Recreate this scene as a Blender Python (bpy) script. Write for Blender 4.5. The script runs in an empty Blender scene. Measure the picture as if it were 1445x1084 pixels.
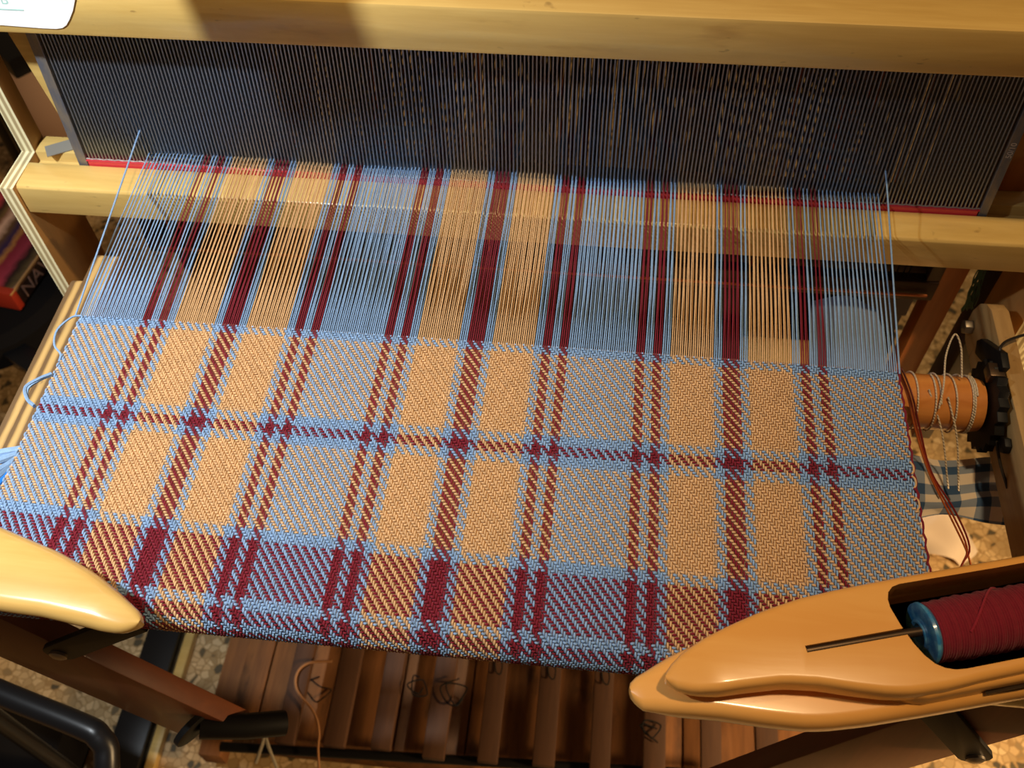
import bpy, bmesh, math, random
import numpy as np
from mathutils import Vector, Matrix

random.seed(7)
rng = np.random.default_rng(7)
S = bpy.context.scene
C = S.collection
ZC = 0.78                                    # height of the cloth plane above the floor (m)


def W(x, y, z):                              # loom millimetres -> world metres
    return Vector((x * .001, y * .001, z * .001 + ZC))


# ------------------------------------------------------------------ camera
cam_d = bpy.data.cameras.new('camera')
cam = bpy.data.objects.new('camera', cam_d)
C.objects.link(cam)
S.camera = cam
cam_d.sensor_width = 36
cam_d.lens = 36 * 1376.86 / 1445
cam_d.clip_start = .02
cam_d.clip_end = 40
R = Matrix(((.9944, .1036, -.0208), (.0720, -.8079, -.5849), (-.0774, .5802, -.8108)))
right, down, fwd = (Vector(R[i]).normalized() for i in range(3))
down = (down - right * down.dot(right)).normalized()
fwd = right.cross(down).normalized()
m = Matrix((right, -down, -fwd)).transposed().to_4x4()
m.translation = W(61.69, -323.97, 416.27)
cam.matrix_world = m
cam_d.dof.use_dof = True
cam_d.dof.focus_distance = .49
cam_d.dof.aperture_fstop = 16

# ------------------------------------------------------------------ world, lamps, exposure
world = bpy.data.worlds.new('world')
S.world = world
world.use_nodes = True
bgn = world.node_tree.nodes['Background']
bgn.inputs[0].default_value = (1.0, .66, .38, 1)
bgn.inputs[1].default_value = .07


def lamp(name, kind, loc, target, energy, col, size=.1, cone=60, blend=.5):
    l = bpy.data.lights.new(name, kind)
    l.energy = energy
    l.color = col
    if kind == 'SPOT':
        l.spot_size = math.radians(cone)
        l.spot_blend = blend
        l.shadow_soft_size = size
    elif kind == 'AREA':
        l.size = size
    else:
        l.shadow_soft_size = size
    o = bpy.data.objects.new(name, l)
    C.objects.link(o)
    o.location = W(*loc)
    o.rotation_euler = (W(*target) - W(*loc)).to_track_quat('-Z', 'Y').to_euler()
    return o


lamp('warm_room_lamp', 'SPOT', (420, -110, 1800), (120, 20, 0), 66, (1, .70, .36), .05, 80, .4)
lamp('neutral_desk_lamp', 'SPOT', (-380, -190, 540), (-225, 0, 0), 23, (.90, .96, 1.0), .012, 80, 1.0)
lamp('low_fill_light', 'SPOT', (1000, -230, -60), (120, 60, -700), 40, (1, .66, .32), .04, 75, .5)  # added fill light for the treadles and right floor, no source in view
S.view_settings.view_transform = 'Standard'
S.view_settings.look = 'None'
S.view_settings.gamma = 1
S.view_settings.use_curve_mapping = False
S.view_settings.exposure = 0.0


# ------------------------------------------------------------------ materials
def lin(r, g, b):
    f = lambda c: ((c / 255 + .055) / 1.055) ** 2.4 if c > 10 else c / 255 / 12.92
    return (f(r), f(g), f(b), 1)


def mat(name, col, rough=.6, metal=0, spec=.5, coat=0):
    m = bpy.data.materials.new(name)
    m.use_nodes = True
    b = m.node_tree.nodes['Principled BSDF']
    b.inputs['Base Color'].default_value = col
    b.inputs['Roughness'].default_value = rough
    b.inputs['Metallic'].default_value = metal
    b.inputs['Specular IOR Level'].default_value = spec
    b.inputs['Coat Weight'].default_value = coat
    b.inputs['Coat Roughness'].default_value = .12
    return m


def nd(m, typ, **kw):
    n = m.node_tree.nodes.new(typ)
    for k, v in kw.items():
        if hasattr(n, k):
            setattr(n, k, v)
        else:
            n.inputs[k].default_value = v
    return n


def lk(m, a, b):
    m.node_tree.links.new(a, b)


def ramp(m, fac, stops):
    n = nd(m, 'ShaderNodeValToRGB')
    e = n.color_ramp.elements
    e[0].position, e[0].color = stops[0]
    e[1].position, e[1].color = stops[-1]
    for p, c in stops[1:-1]:
        x = e.new(p)
        x.color = c
    lk(m, fac, n.inputs[0])
    return n.outputs[0]


def bump(m, h, strength, dist=.001):
    n = nd(m, 'ShaderNodeBump')
    n.inputs['Strength'].default_value = strength
    n.inputs['Distance'].default_value = dist
    lk(m, h, n.inputs['Height'])
    lk(m, n.outputs[0], m.node_tree.nodes['Principled BSDF'].inputs['Normal'])


def coords(m, scale, rot=(0, 0, 0)):
    t = nd(m, 'ShaderNodeTexCoord')
    mp = nd(m, 'ShaderNodeMapping')
    mp.inputs['Scale'].default_value = scale
    mp.inputs['Rotation'].default_value = rot
    lk(m, t.outputs['Object'], mp.inputs['Vector'])
    return mp.outputs[0]


def noise(m, vec, scale, detail=4, rough=.6, dist=0):
    n = nd(m, 'ShaderNodeTexNoise')
    n.inputs['Scale'].default_value = scale
    n.inputs['Detail'].default_value = detail
    n.inputs['Roughness'].default_value = rough
    n.inputs['Distortion'].default_value = dist
    lk(m, vec, n.inputs['Vector'])
    return n.outputs['Fac']


def mixc(m, fac, a, b, mode='MIX'):
    n = nd(m, 'ShaderNodeMix', data_type='RGBA', blend_type=mode)
    for s, v in ((n.inputs[0], fac), (n.inputs[6], a), (n.inputs[7], b)):
        if hasattr(v, 'links'):
            lk(m, v, s)
        else:
            s.default_value = v
    return n.outputs[2]


def math_(m, op, a, b=0.0, c=None):
    n = nd(m, 'ShaderNodeMath', operation=op)
    for i, v in enumerate((a, b) + ((c,) if c is not None else ())):
        if hasattr(v, 'links'):
            lk(m, v, n.inputs[i])
        else:
            n.inputs[i].default_value = v
    return n.outputs[0]


def wood(name, c1, c2, axis=0, rough=.4, coat=.3, specks=True, rot=(0, 0, 0), grain=1.0):
    """grain runs along the given axis"""
    m = mat(name, c1, rough, coat=coat)
    sc = [34, 34, 34]
    sc[axis] = 3.2
    v = coords(m, sc, rot)
    f = noise(m, v, 1.6, 6, .62, .7)
    g = noise(m, v, 9, 3, .5)
    f = math_(m, 'ADD', math_(m, 'MULTIPLY', f, .75), math_(m, 'MULTIPLY', g, .25 * grain))
    col = ramp(m, f, [(.33, c2), (.5, tuple((a + b) / 2 for a, b in zip(c1, c2))), (.66, c1)])
    if specks:
        sp = noise(m, coords(m, (90, 90, 260) if axis == 0 else (220, 220, 90), rot), 1.0, 2, .5)
        k = ramp(m, sp, [(.70, (0, 0, 0, 1)), (.78, (1, 1, 1, 1))])
        col = mixc(m, math_(m, 'MULTIPLY', k, .45), col, lin(96, 62, 30))
    lk(m, col, m.node_tree.nodes['Principled BSDF'].inputs['Base Color'])
    bump(m, f, .12, .0006)
    return m


M = {}
M['beech'] = wood('varnished_birch', lin(230, 196, 120), lin(207, 169, 94), 0, .36, .35)
M['shuttle'] = wood('shuttle_maple', lin(250, 188, 104), lin(238, 168, 82), 0, .3, .5, False, (0, 0, -.27), .5)
M['shuttle_pale'] = wood('shuttle_pale_maple', lin(222, 186, 112), lin(202, 158, 84), 0, .25, .6, False, (0, 0, .24), .6)
M['leg'] = wood('brown_stained_wood', lin(112, 56, 24), lin(92, 44, 18), 2, .5, .1)
M['post'] = wood('orange_stained_wood', lin(170, 98, 44), lin(140, 76, 32), 2, .4, .2)
M['rail'] = wood('rail_wood', lin(196, 160, 104), lin(160, 124, 76), 1, .55, .1)
M['rough_wood'] = wood('slat_wood', lin(98, 64, 40), lin(74, 46, 28), 1, .75, 0)
M['base_wood'] = wood('base_board_wood', lin(160, 104, 54), lin(116, 72, 36), 1, .75, 0)
M['roller'] = wood('roller_wood', lin(226, 152, 78), lin(192, 116, 52), 0, .3, .5)


def ply_mat(name, faces, plies, axis_w, period=.0043):
    """plies stacked along world axis axis_w; broad faces (normal along that axis) take the face veneer"""
    m = mat(name, faces, .5, coat=.15)
    t = nd(m, 'ShaderNodeTexCoord')
    sep = nd(m, 'ShaderNodeSeparateXYZ')
    lk(m, t.outputs['Object'], sep.inputs[0])
    s = math_(m, 'SINE', math_(m, 'MULTIPLY', sep.outputs[axis_w], 2 * math.pi / period))
    n = noise(m, coords(m, (300, 40, 40)), 1, 3)
    f = math_(m, 'ADD', math_(m, 'MULTIPLY', s, .5), math_(m, 'MULTIPLY', n, .7))
    edge = ramp(m, f, [(.15, plies[0]), (.45, plies[1]), (.8, plies[2])])
    g = nd(m, 'ShaderNodeNewGeometry')
    sn = nd(m, 'ShaderNodeSeparateXYZ')
    lk(m, g.outputs['Normal'], sn.inputs[0])
    side = math_(m, 'GREATER_THAN', math_(m, 'ABSOLUTE', sn.outputs[axis_w]), .8)
    fn = noise(m, coords(m, (40, 40, 4)), 1.4, 5)
    face = ramp(m, fn, [(.35, tuple(.8 * a for a in faces[:3]) + (1,)), (.65, faces)])
    lk(m, mixc(m, side, edge, face), m.node_tree.nodes['Principled BSDF'].inputs['Base Color'])
    return m


M['ply'] = ply_mat('birch_plywood', lin(190, 140, 80), (lin(170, 150, 110), lin(222, 208, 160), lin(236, 226, 184)), 0)
M['laminated'] = ply_mat('weathered_laminated_rail', lin(180, 140, 86), (lin(118, 92, 62), lin(176, 142, 88), lin(206, 170, 108)), 0, .0085)


def dirt(m, col, scale, lo, hi, amt=1.0):
    b = m.node_tree.nodes['Principled BSDF'].inputs['Base Color']
    src = b.links[0].from_socket
    k = ramp(m, noise(m, coords(m, scale), 1, 4), [(lo, (0, 0, 0, 1)), (hi, (1, 1, 1, 1))])
    lk(m, mixc(m, math_(m, 'MULTIPLY', k, amt), src, col), b)


dirt(M['laminated'], lin(70, 52, 50), (60, 22, 60), .62, .68, .85)
dirt(M['beech'], lin(150, 100, 52), (14, 60, 60), .62, .75, .35)
dirt(M['base_wood'], lin(60, 40, 24), (40, 14, 40), .56, .68, .7)
dirt(M['rough_wood'], lin(84, 56, 34), (30, 16, 30), .58, .7, .5)

M['steel'] = mat('reed_steel', lin(150, 158, 170), .38, .85)
M['steel_bar'] = mat('dull_steel_bar', lin(132, 132, 138), .5, .6)
n_ = noise(M['steel_bar'], coords(M['steel_bar'], (200, 60, 60)), 1, 4)
lk(M['steel_bar'], ramp(M['steel_bar'], n_, [(.4, lin(120, 122, 132)), (.62, lin(150, 140, 128))]), M['steel_bar'].node_tree.nodes['Principled BSDF'].inputs['Base Color'])
M['stamp'] = mat('stamped_mark', lin(214, 206, 196), .4, .4)
M['bolt'] = mat('bolt_steel', lin(150, 140, 128), .4, .8)
M['iron'] = mat('black_iron', lin(18, 17, 17), .55, .2, .3)
M['black'] = mat('black_paint', lin(22, 22, 24), .35, 0)
M['black_fabric'] = mat('black_fabric', lin(26, 24, 24), .95, 0, .1)
M['red_tape'] = mat('red_binding', lin(216, 58, 66), .35, 0, .5, .4)
M['glue'] = mat('clear_glue', lin(150, 132, 124), .4, 0, .5)
M['duct'] = mat('grey_duct_tape', lin(150, 146, 136), .45, .2)
M['paper'] = mat('white_paper', lin(246, 247, 245), .8)
M['ink'] = mat('pale_green_ink', lin(176, 214, 206), .8)
M['copper'] = mat('copper_highlight', lin(214, 128, 76), .35, .7)
M['rod'] = mat('brown_steel_rod', lin(96, 78, 62), .38, .85)
M['wire'] = mat('dark_wire', lin(60, 54, 50), .4, .7)
M['blue_wood'] = mat('blue_painted_wood', lin(48, 130, 186), .35, 0, .5, .3)
n_ = noise(M['blue_wood'], coords(M['blue_wood'], (300, 300, 300)), 1, 4)
lk(M['blue_wood'], ramp(M['blue_wood'], n_, [(.4, lin(40, 120, 180)), (.68, lin(96, 168, 206))]), M['blue_wood'].node_tree.nodes['Principled BSDF'].inputs['Base Color'])
M['pink'] = mat('pale_pink_rubber', lin(238, 196, 170), .5)
M['white_cloth'] = mat('off_white_cloth', lin(226, 206, 184), .9)
M['grey_rag'] = mat('grey_blue_rag', lin(118, 126, 148), .95)
M['green_yarn'] = mat('dark_green_yarn', lin(78, 112, 94), .95)
M['black_yarn'] = mat('black_yarn', lin(24, 20, 18), .95)
M['tan_string'] = mat('tan_string', lin(176, 124, 80), .9)
M['grey_string'] = mat('grey_string', lin(160, 150, 130), .9)
M['cord'] = mat('white_cotton_cord', lin(214, 200, 178), .85)
n_ = nd(M['cord'], 'ShaderNodeTexWave')
n_.inputs['Scale'].default_value = 260
n_.bands_direction = 'DIAGONAL'
lk(M['cord'], nd(M['cord'], 'ShaderNodeTexCoord').outputs['Object'], n_.inputs['Vector'])
bump(M['cord'], n_.outputs['Fac'], .6, .0006)
M['mat'] = mat('grey_green_mat', lin(150, 142, 112), .95)

# yarn: colour of every strand comes from an attribute, fuzz from noise
M['yarn'] = mat('cotton_yarn', (1, 1, 1, 1), .92, 0, .15)
a_ = nd(M['yarn'], 'ShaderNodeAttribute', attribute_name='Col')
f_ = noise(M['yarn'], coords(M['yarn'], (1, 1, 1)), 2600, 3, .6)
g_ = noise(M['yarn'], coords(M['yarn'], (1, 1, 1)), 420, 2, .5)
k_ = math_(M['yarn'], 'ADD', math_(M['yarn'], 'MULTIPLY', f_, .55), math_(M['yarn'], 'MULTIPLY', g_, .35))
v_ = nd(M['yarn'], 'ShaderNodeHueSaturation')
lk(M['yarn'], math_(M['yarn'], 'ADD', k_, .56), v_.inputs['Value'])
lk(M['yarn'], a_.outputs['Color'], v_.inputs['Color'])
lk(M['yarn'], v_.outputs[0], M['yarn'].node_tree.nodes['Principled BSDF'].inputs['Base Color'])
M['yarn'].node_tree.nodes['Principled BSDF'].inputs['Sheen Weight'].default_value = .12
bump(M['yarn'], f_, .5, .0004)

# terrazzo floor
tz = mat('terrazzo', lin(200, 164, 112), .55, 0, .4)
vv = coords(tz, (1, 1, 1))
dn = nd(tz, 'ShaderNodeTexNoise')
dn.inputs['Scale'].default_value = 60
lk(tz, vv, dn.inputs['Vector'])
mx = nd(tz, 'ShaderNodeVectorMath', operation='MULTIPLY_ADD')
mx.inputs[1].default_value = (.008, .008, .008)
lk(tz, dn.outputs['Color'], mx.inputs[0])
lk(tz, vv, mx.inputs[2])
vo = nd(tz, 'ShaderNodeTexVoronoi')
vo.inputs['Scale'].default_value = 105
lk(tz, mx.outputs[0], vo.inputs['Vector'])
ve = nd(tz, 'ShaderNodeTexVoronoi', feature='DISTANCE_TO_EDGE')
ve.inputs['Scale'].default_value = 105
lk(tz, mx.outputs[0], ve.inputs['Vector'])
sc_ = nd(tz, 'ShaderNodeSeparateColor')
lk(tz, vo.outputs['Color'], sc_.inputs[0])
chips = ramp(tz, sc_.outputs[0], [(0.0, lin(84, 74, 56)), (.10, lin(96, 84, 60)), (.14, lin(176, 146, 100)), (.5, lin(206, 172, 122)), (1, lin(226, 196, 148))])
mort = ramp(tz, ve.outputs[0], [(.02, (1, 1, 1, 1)), (.10, (0, 0, 0, 1))])
lk(tz, mixc(tz, mort, chips, lin(166, 132, 84)), tz.node_tree.nodes['Principled BSDF'].inputs['Base Color'])
M['terrazzo'] = tz


# ------------------------------------------------------------------ mesh helpers
def link(name, me, m=None, parent=None, smooth=True):
    o = bpy.data.objects.new(name, me)
    C.objects.link(o)
    if m is not None and not me.materials:
        me.materials.append(m)
    if smooth:
        me.polygons.foreach_set('use_smooth', np.ones(len(me.polygons), dtype=bool))
        if hasattr(me, 'set_sharp_from_angle'):
            me.set_sharp_from_angle(angle=math.radians(38))
    if parent is not None:
        par(o, parent)
    return o


def par(o, p):
    o.parent = p
    if p.type == 'EMPTY':
        o.matrix_parent_inverse = Matrix.Translation(-p.location)


def tag(o, label=None, cat=None, group=None, kind=None):
    for k, v in (('label', label), ('category', cat), ('group', group), ('kind', kind)):
        if v:
            o[k] = v
    return o


def thing(name, label, cat, base, group=None):
    o = bpy.data.objects.new(name, None)
    C.objects.link(o)
    o.empty_display_size = .02
    o.location = W(*base)
    return tag(o, label, cat, group)


def bm_mesh(bm, name):
    me = bpy.data.meshes.new(name)
    bmesh.ops.recalc_face_normals(bm, faces=bm.faces)
    bm.to_mesh(me)
    bm.free()
    return me


def box_me(name, x0, x1, y0, y1, z0, z1, bev=1.0, seg=2):
    bm = bmesh.new()
    bmesh.ops.create_cube(bm, size=1)
    for v in bm.verts:
        v.co = W((x0 + x1) / 2 + v.co.x * (x1 - x0), (y0 + y1) / 2 + v.co.y * (y1 - y0), (z0 + z1) / 2 + v.co.z * (z1 - z0))
    if bev:
        bmesh.ops.bevel(bm, geom=bm.edges[:], offset=bev * .001, segments=seg, affect='EDGES', profile=.5)
    return bm_mesh(bm, name)


def prism_me(name, poly, frame, depth, bev=.8):
    """poly: 2D list; frame(u,v,w)->mm point; extruded along w from 0 to depth"""
    bm = bmesh.new()
    a = [bm.verts.new(W(*frame(u, v, 0))) for u, v in poly]
    b = [bm.verts.new(W(*frame(u, v, depth))) for u, v in poly]
    n = len(poly)
    bm.faces.new(a)
    bm.faces.new(b[::-1])
    for i in range(n):
        bm.faces.new((a[i], b[i], b[(i + 1) % n], a[(i + 1) % n]))
    bmesh.ops.recalc_face_normals(bm, faces=bm.faces)
    if bev:
        es = [e for e in bm.edges if e.calc_face_angle(0) > .6]
        bmesh.ops.bevel(bm, geom=es, offset=bev * .001, segments=2, affect='EDGES', profile=.5)
    return bm_mesh(bm, name)


def plank_me(name, p0, p1, width, thick, up, bev=1.0):
    """board from p0 to p1 (mm), width measured across, thickness along 'up'"""
    p0, p1 = Vector(p0), Vector(p1)
    d = (p1 - p0)
    L = d.length
    d.normalize()
    n = Vector(up)
    n = (n - d * n.dot(d)).normalized()
    s = d.cross(n)
    f = lambda u, v, w: p0 + d * u + s * v + n * w
    return prism_me(name, [(0, -width / 2), (L, -width / 2), (L, width / 2), (0, width / 2)], f, thick, bev)


def frames(pts):
    pts = np.asarray(pts, float)
    t = np.gradient(pts, axis=0)
    t /= np.linalg.norm(t, axis=1)[:, None] + 1e-12
    up = np.array([0, 0, 1.0])
    if abs(t[0] @ up) > .9:
        up = np.array([1.0, 0, 0])
    n = []
    for k in range(len(pts)):
        v = up - t[k] * (up @ t[k])
        v /= np.linalg.norm(v) + 1e-12
        n.append(v)
        up = v
    n = np.array(n)
    return pts, t, n, np.cross(t, n)


def tube_np(pts, r, sides=6, caps=True):
    pts, t, n, b = frames(pts)
    r = np.broadcast_to(np.asarray(r, float), (len(pts),))
    a = np.arange(sides) * 2 * math.pi / sides
    V = (pts[:, None] + r[:, None, None] * (np.cos(a)[None, :, None] * n[:, None] + np.sin(a)[None, :, None] * b[:, None])).reshape(-1, 3)
    F = []
    k = len(pts)
    for i in range(k - 1):
        for j in range(sides):
            F.append((i * sides + j, i * sides + (j + 1) % sides, (i + 1) * sides + (j + 1) % sides, (i + 1) * sides + j))
    if caps:
        F.append(tuple(range(sides))[::-1])
        F.append(tuple((k - 1) * sides + j for j in range(sides)))
    return V, F


def np_me(name, V, F):
    me = bpy.data.meshes.new(name)
    V = np.asarray(V, float) * .001
    V = V + np.array([0, 0, ZC])
    me.from_pydata(V.tolist(), [], F)
    me.update()
    return me


def tube_me(name, pts, r, sides=8, caps=True):
    return np_me(name, *tube_np(pts, r, sides, caps))


def tubes_me(name, lst, sides=5):
    Vs, Fs, o = [], [], 0
    for pts, r in lst:
        V, F = tube_np(pts, r, sides)
        Vs.append(V)
        Fs += [tuple(i + o for i in f) for f in F]
        o += len(V)
    return np_me(name, np.concatenate(Vs), Fs)


def smooth_path(pts, n=24):
    """Catmull-Rom through points"""
    P = np.asarray(pts, float)
    P = np.vstack([2 * P[0] - P[1], P, 2 * P[-1] - P[-2]])
    out = []
    seg = len(P) - 3
    for i in range(seg):
        for t in np.linspace(0, 1, max(2, n // seg), endpoint=False):
            a, b, c, d = P[i:i + 4]
            out.append(.5 * (2 * b + (c - a) * t + (2 * a - 5 * b + 4 * c - d) * t * t + (3 * b - a - 3 * c + d) * t ** 3))
    out.append(P[-2])
    return np.array(out)


def lathe_me(name, prof, p0, axis, seg=28, close=False):
    """prof: (distance along axis, radius) list"""
    p0 = np.array(p0, float)
    d = np.array(axis, float)
    d /= np.linalg.norm(d)
    u = np.cross(d, [0, 0, 1.0])
    if np.linalg.norm(u) < .01:
        u = np.array([1.0, 0, 0])
    u /= np.linalg.norm(u)
    v = np.cross(d, u)
    V, F = [], []
    for h, r in prof:
        for k in range(seg):
            a = 2 * math.pi * k / seg
            V.append(p0 + d * h + r * (math.cos(a) * u + math.sin(a) * v))
    n = len(prof)
    for i in range(n - 1 if not close else n):
        for k in range(seg):
            i2 = (i + 1) % n
            F.append((i * seg + k, i * seg + (k + 1) % seg, i2 * seg + (k + 1) % seg, i2 * seg + k))
    if not close:
        F.append(tuple(range(seg))[::-1])
        F.append(tuple((n - 1) * seg + k for k in range(seg)))
    me = np_me(name, V, F)
    bm = bmesh.new()
    bm.from_mesh(me)
    bmesh.ops.recalc_face_normals(bm, faces=bm.faces)
    bm.to_mesh(me)
    bm.free()
    return me


def fast_mesh(name, V, Q, col):
    """V metres (n,3), Q quads (m,4), col (n,3)"""
    me = bpy.data.meshes.new(name)
    me.vertices.add(len(V))
    me.vertices.foreach_set('co', V.astype(np.float32).ravel())
    me.loops.add(Q.size)
    me.loops.foreach_set('vertex_index', Q.astype(np.int32).ravel())
    me.polygons.add(len(Q))
    me.polygons.foreach_set('loop_start', np.arange(0, Q.size, 4, dtype=np.int32))
    me.polygons.foreach_set('use_smooth', np.ones(len(Q), dtype=bool))
    me.update(calc_edges=True)
    paint(me, col)
    return me


def paint(me, col):
    at = me.color_attributes.new('Col', 'FLOAT_COLOR', 'POINT')
    c = np.ones((len(me.vertices), 4), np.float32)
    c[:, :3] = col
    at.data.foreach_set('color', c.ravel())


def text_me(name, s, size, frame_o, ex, ey, depth=.15):
    """flat lettering as mesh; origin and axes in mm"""
    cu = bpy.data.curves.new(name, 'FONT')
    cu.body = s
    cu.size = size
    cu.extrude = depth
    to = bpy.data.objects.new(name, cu)
    C.objects.link(to)
    dg = bpy.context.evaluated_depsgraph_get()
    me = bpy.data.meshes.new_from_object(to.evaluated_get(dg))
    bpy.data.objects.remove(to)
    o, ex, ey = Vector(frame_o), Vector(ex).normalized(), Vector(ey).normalized()
    ez = ex.cross(ey)
    for v in me.vertices:
        v.co = W(*(o + ex * v.co.x + ey * v.co.y + ez * v.co.z))
    me.name = name
    me.materials.clear()
    return me


BLUE = np.array(lin(136, 168, 206)[:3])
TAN = np.array(lin(212, 171, 124)[:3])
BURG = np.array(lin(122, 30, 46)[:3])
COLS = {'b': BLUE, 't': TAN, 'm': BURG}

# ================================================================== floor
me = box_me('floor', -2600, 2600, -1400, 3200, -800, -780, 0)
tag(link('floor', me, M['terrazzo'], None, False), kind='structure')

# ================================================================== beater (swinging frame that holds the reed)
beater = thing('beater', 'pale wooden beater frame, grooved race beam below and thick cap beam above the steel reed', 'loom beater', (10, 135, -32))
# race: section in y/z with a worn rounded front edge and a groove for the reed
sec = [(106.5, -31), (106.5, -10), (107.6, -8.4), (109.5, -8), (129.0, -8), (129.0, -16), (139.5, -16), (139.5, -8), (155, -8), (155, -31)]
o = link('race_beam', prism_me('race_beam', sec, lambda u, v, w: (-311 + w, u, v), 646, .5), M['beech'], beater)
# cap beam, its left end shaped to a slimmer grip
cap = [(-420, 109), (-360, 109), (-325, 109.5), (-305, 108.5), (-296, 106), (-285, 101.5), (-275, 100.5), (340, 101.5), (420, 101.5), (420, 128.5), (-420, 128.5)]
o = link('cap_beam', prism_me('cap_beam', cap, lambda u, v, w: (u, 113 + w, v), 34, 2.2), M['beech'], beater)
# plywood swing arms
arm = [(140.5, 150), (140.5, -9.5), (104.3, -8.5), (104.3, -600), (157, -600), (157, -110), (155, -12), (155, 150)]
link('plywood_arm', prism_me('arm_left', arm, lambda u, v, w: (-312 - w, u, v), 9.5, .4), M['ply'], beater)
link('plywood_arm', prism_me('arm_right', [(u, max(v, -150)) if v < -500 else (u, v) for u, v in arm], lambda u, v, w: (336 + w, u, v), 9.5, .4), M['ply'], beater)
# upright behind the reed on both sides
link('reed_post', plank_me('reed_post_left', (-280, 151, -8), (-293, 151, 106), 16, 8, (0, 1, 0)), M['beech'], beater)
link('reed_post', plank_me('reed_post_right', (309, 152, -8), (306, 156, 112), 22, 9, (0, 1, 0)), M['post'], beater)
tag(link('tape_patch', plank_me('tape_patch', (-303, 139, -7.7), (-284, 150, -7.7), 11, .5, (0, 0, 1), 0), M['duct'], beater), 'scrap of grey tape')

# ================================================================== reed
TILT = math.radians(5.79)
SY, CZ = math.sin(TILT), math.cos(TILT)


def reed_p(x, h, d=0):                       # point on the reed: height h up the wires, d toward the weaver
    return (x, 133.2 + h * SY - d * CZ, h * CZ - d * SY)


PITCH = 450 / 196
reed = thing('weaving_reed', 'steel weaving reed of fine upright wires with red binding, set in the beater', 'reed', (9, 133.2, -14))
RX0, RX1 = -271.3, 288.9
NW = int(round((RX1 - RX0) / PITCH))


def reed_box(name, x0, x1, h0, h1, d0, d1, bev=0.2):
    bm = bmesh.new()
    bmesh.ops.create_cube(bm, size=1)
    for v in bm.verts:
        v.co = W(*reed_p((x0 + x1) / 2 + v.co.x * (x1 - x0), (h0 + h1) / 2 + v.co.y * (h1 - h0), (d0 + d1) / 2 + v.co.z * (d1 - d0)))
    if bev:
        bmesh.ops.bevel(bm, geom=bm.edges[:], offset=bev * .001, segments=1, affect='EDGES')
    return bm_mesh(bm, name)


wire = reed_box('wire', -.42, .42, -12, 100, -1.6, 1.6, .12)
for k in range(1, NW):
    o = link('wire', wire, M['steel'], None, False)
    o.location = ((RX0 + k * PITCH) * .001, 0, 0)
    par(o, reed)
for x0, x1 in ((RX0 - 6.3, RX0), (RX1, RX1 + 5.2)):
    link('end_bar', reed_box('end_bar', x0, x1, -12, 104, -2, 2.2), M['steel_bar'], reed)
link('binding', reed_box('binding', RX0 + .5, RX1 - .5, -13, -4.6, -3, 2.6, .5), M['red_tape'], reed)
link('binding', reed_box('binding_top', RX0 - 5, RX1 + 4, 86, 98, -3, 3, .5), M['red_tape'], reed)
tag(link('glue_bead', tube_me('glue_bead', [reed_p(x, -4.3 + .3 * math.sin(x * .9), 1.4) for x in np.arange(RX0 - 1, RX1 + 3, 2.5)], .55, 5), M['glue'], reed), 'clear glue along the red binding')
tag(link('stamped_number', text_me('stamped_number', '50/10', 4.6, reed_p(RX1 + 4.3, 33, 2.25), Vector(reed_p(0, 1)) - Vector(reed_p(0, 0)), (-1, 0, 0)), M['stamp'], reed, False), 'number stamped up the right end bar')

# ================================================================== woven cloth and its warp
cloth = thing('woven_cloth', 'plaid cloth of blue, tan and burgundy yarn with its stretched warp on the loom', 'woven cloth', (0, -60, -1))
RB = 14.0                                     # radius of the breast beam nose
YB = -155.5


def seq(spec):
    out = ''
    for s in spec.split():
        out += s[0] * int(s[1:])
    return out


rep = 'b32 m4 b4 m4 b4 t20 b4 m8 b4 t20 b4 m4 b4 m4 '
WARP = seq(rep * 3 + 'b32')                   # 392 ends
WEFT = seq('b4 t34 b4 m4 b4 t34 b4 m20 b4 m5 b3 m10 b4 t34 b4 m4 b4')
NE, NP = len(WARP), 152
PP = 1.44
X0, X1 = -224.6, 223.2
PX = (X1 - X0) / NE


def surf(x, s, h):
    """x across, s length from the fell toward the weaver, h height over the cloth"""
    c = np.cos(np.clip(x / 224, -1, 1) * math.pi / 2)
    skew = .022 * x * np.clip((s - 62) / 60, 0, 1.0) + 2.0 * c * np.clip(s / 60, 0, 1) + 1.5 * np.clip((s - 62) / 60, 0, 1) - 1.2 * c * np.clip(1 - s / 50, 0, 1)
    s = s + skew
    flat = -YB
    th = np.clip((s - flat) / RB, 0, math.radians(118))
    rest = np.clip(s - flat - RB * math.radians(118), 0, None)
    te = math.radians(118)
    y = np.where(s <= flat, -s, YB - RB * np.sin(th)) + rest * -math.cos(te)
    z = np.where(s <= flat, 0, RB * (np.cos(th) - 1)) - rest * math.sin(te)
    ny, nz = -np.sin(th), np.cos(th)
    return np.stack([x, y + ny * h, z + nz * h], -1)


A = np.array([-1, -.68, -.24, .24, .68, 1])
TH = np.radians([0, 48, 90, 132, 180])
na, nb = len(A), len(TH)
QT = np.array([(i * nb + j, i * nb + j + 1, (i + 1) * nb + j + 1, (i + 1) * nb + j) for i in range(na - 1) for j in range(nb - 1)])


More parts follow.
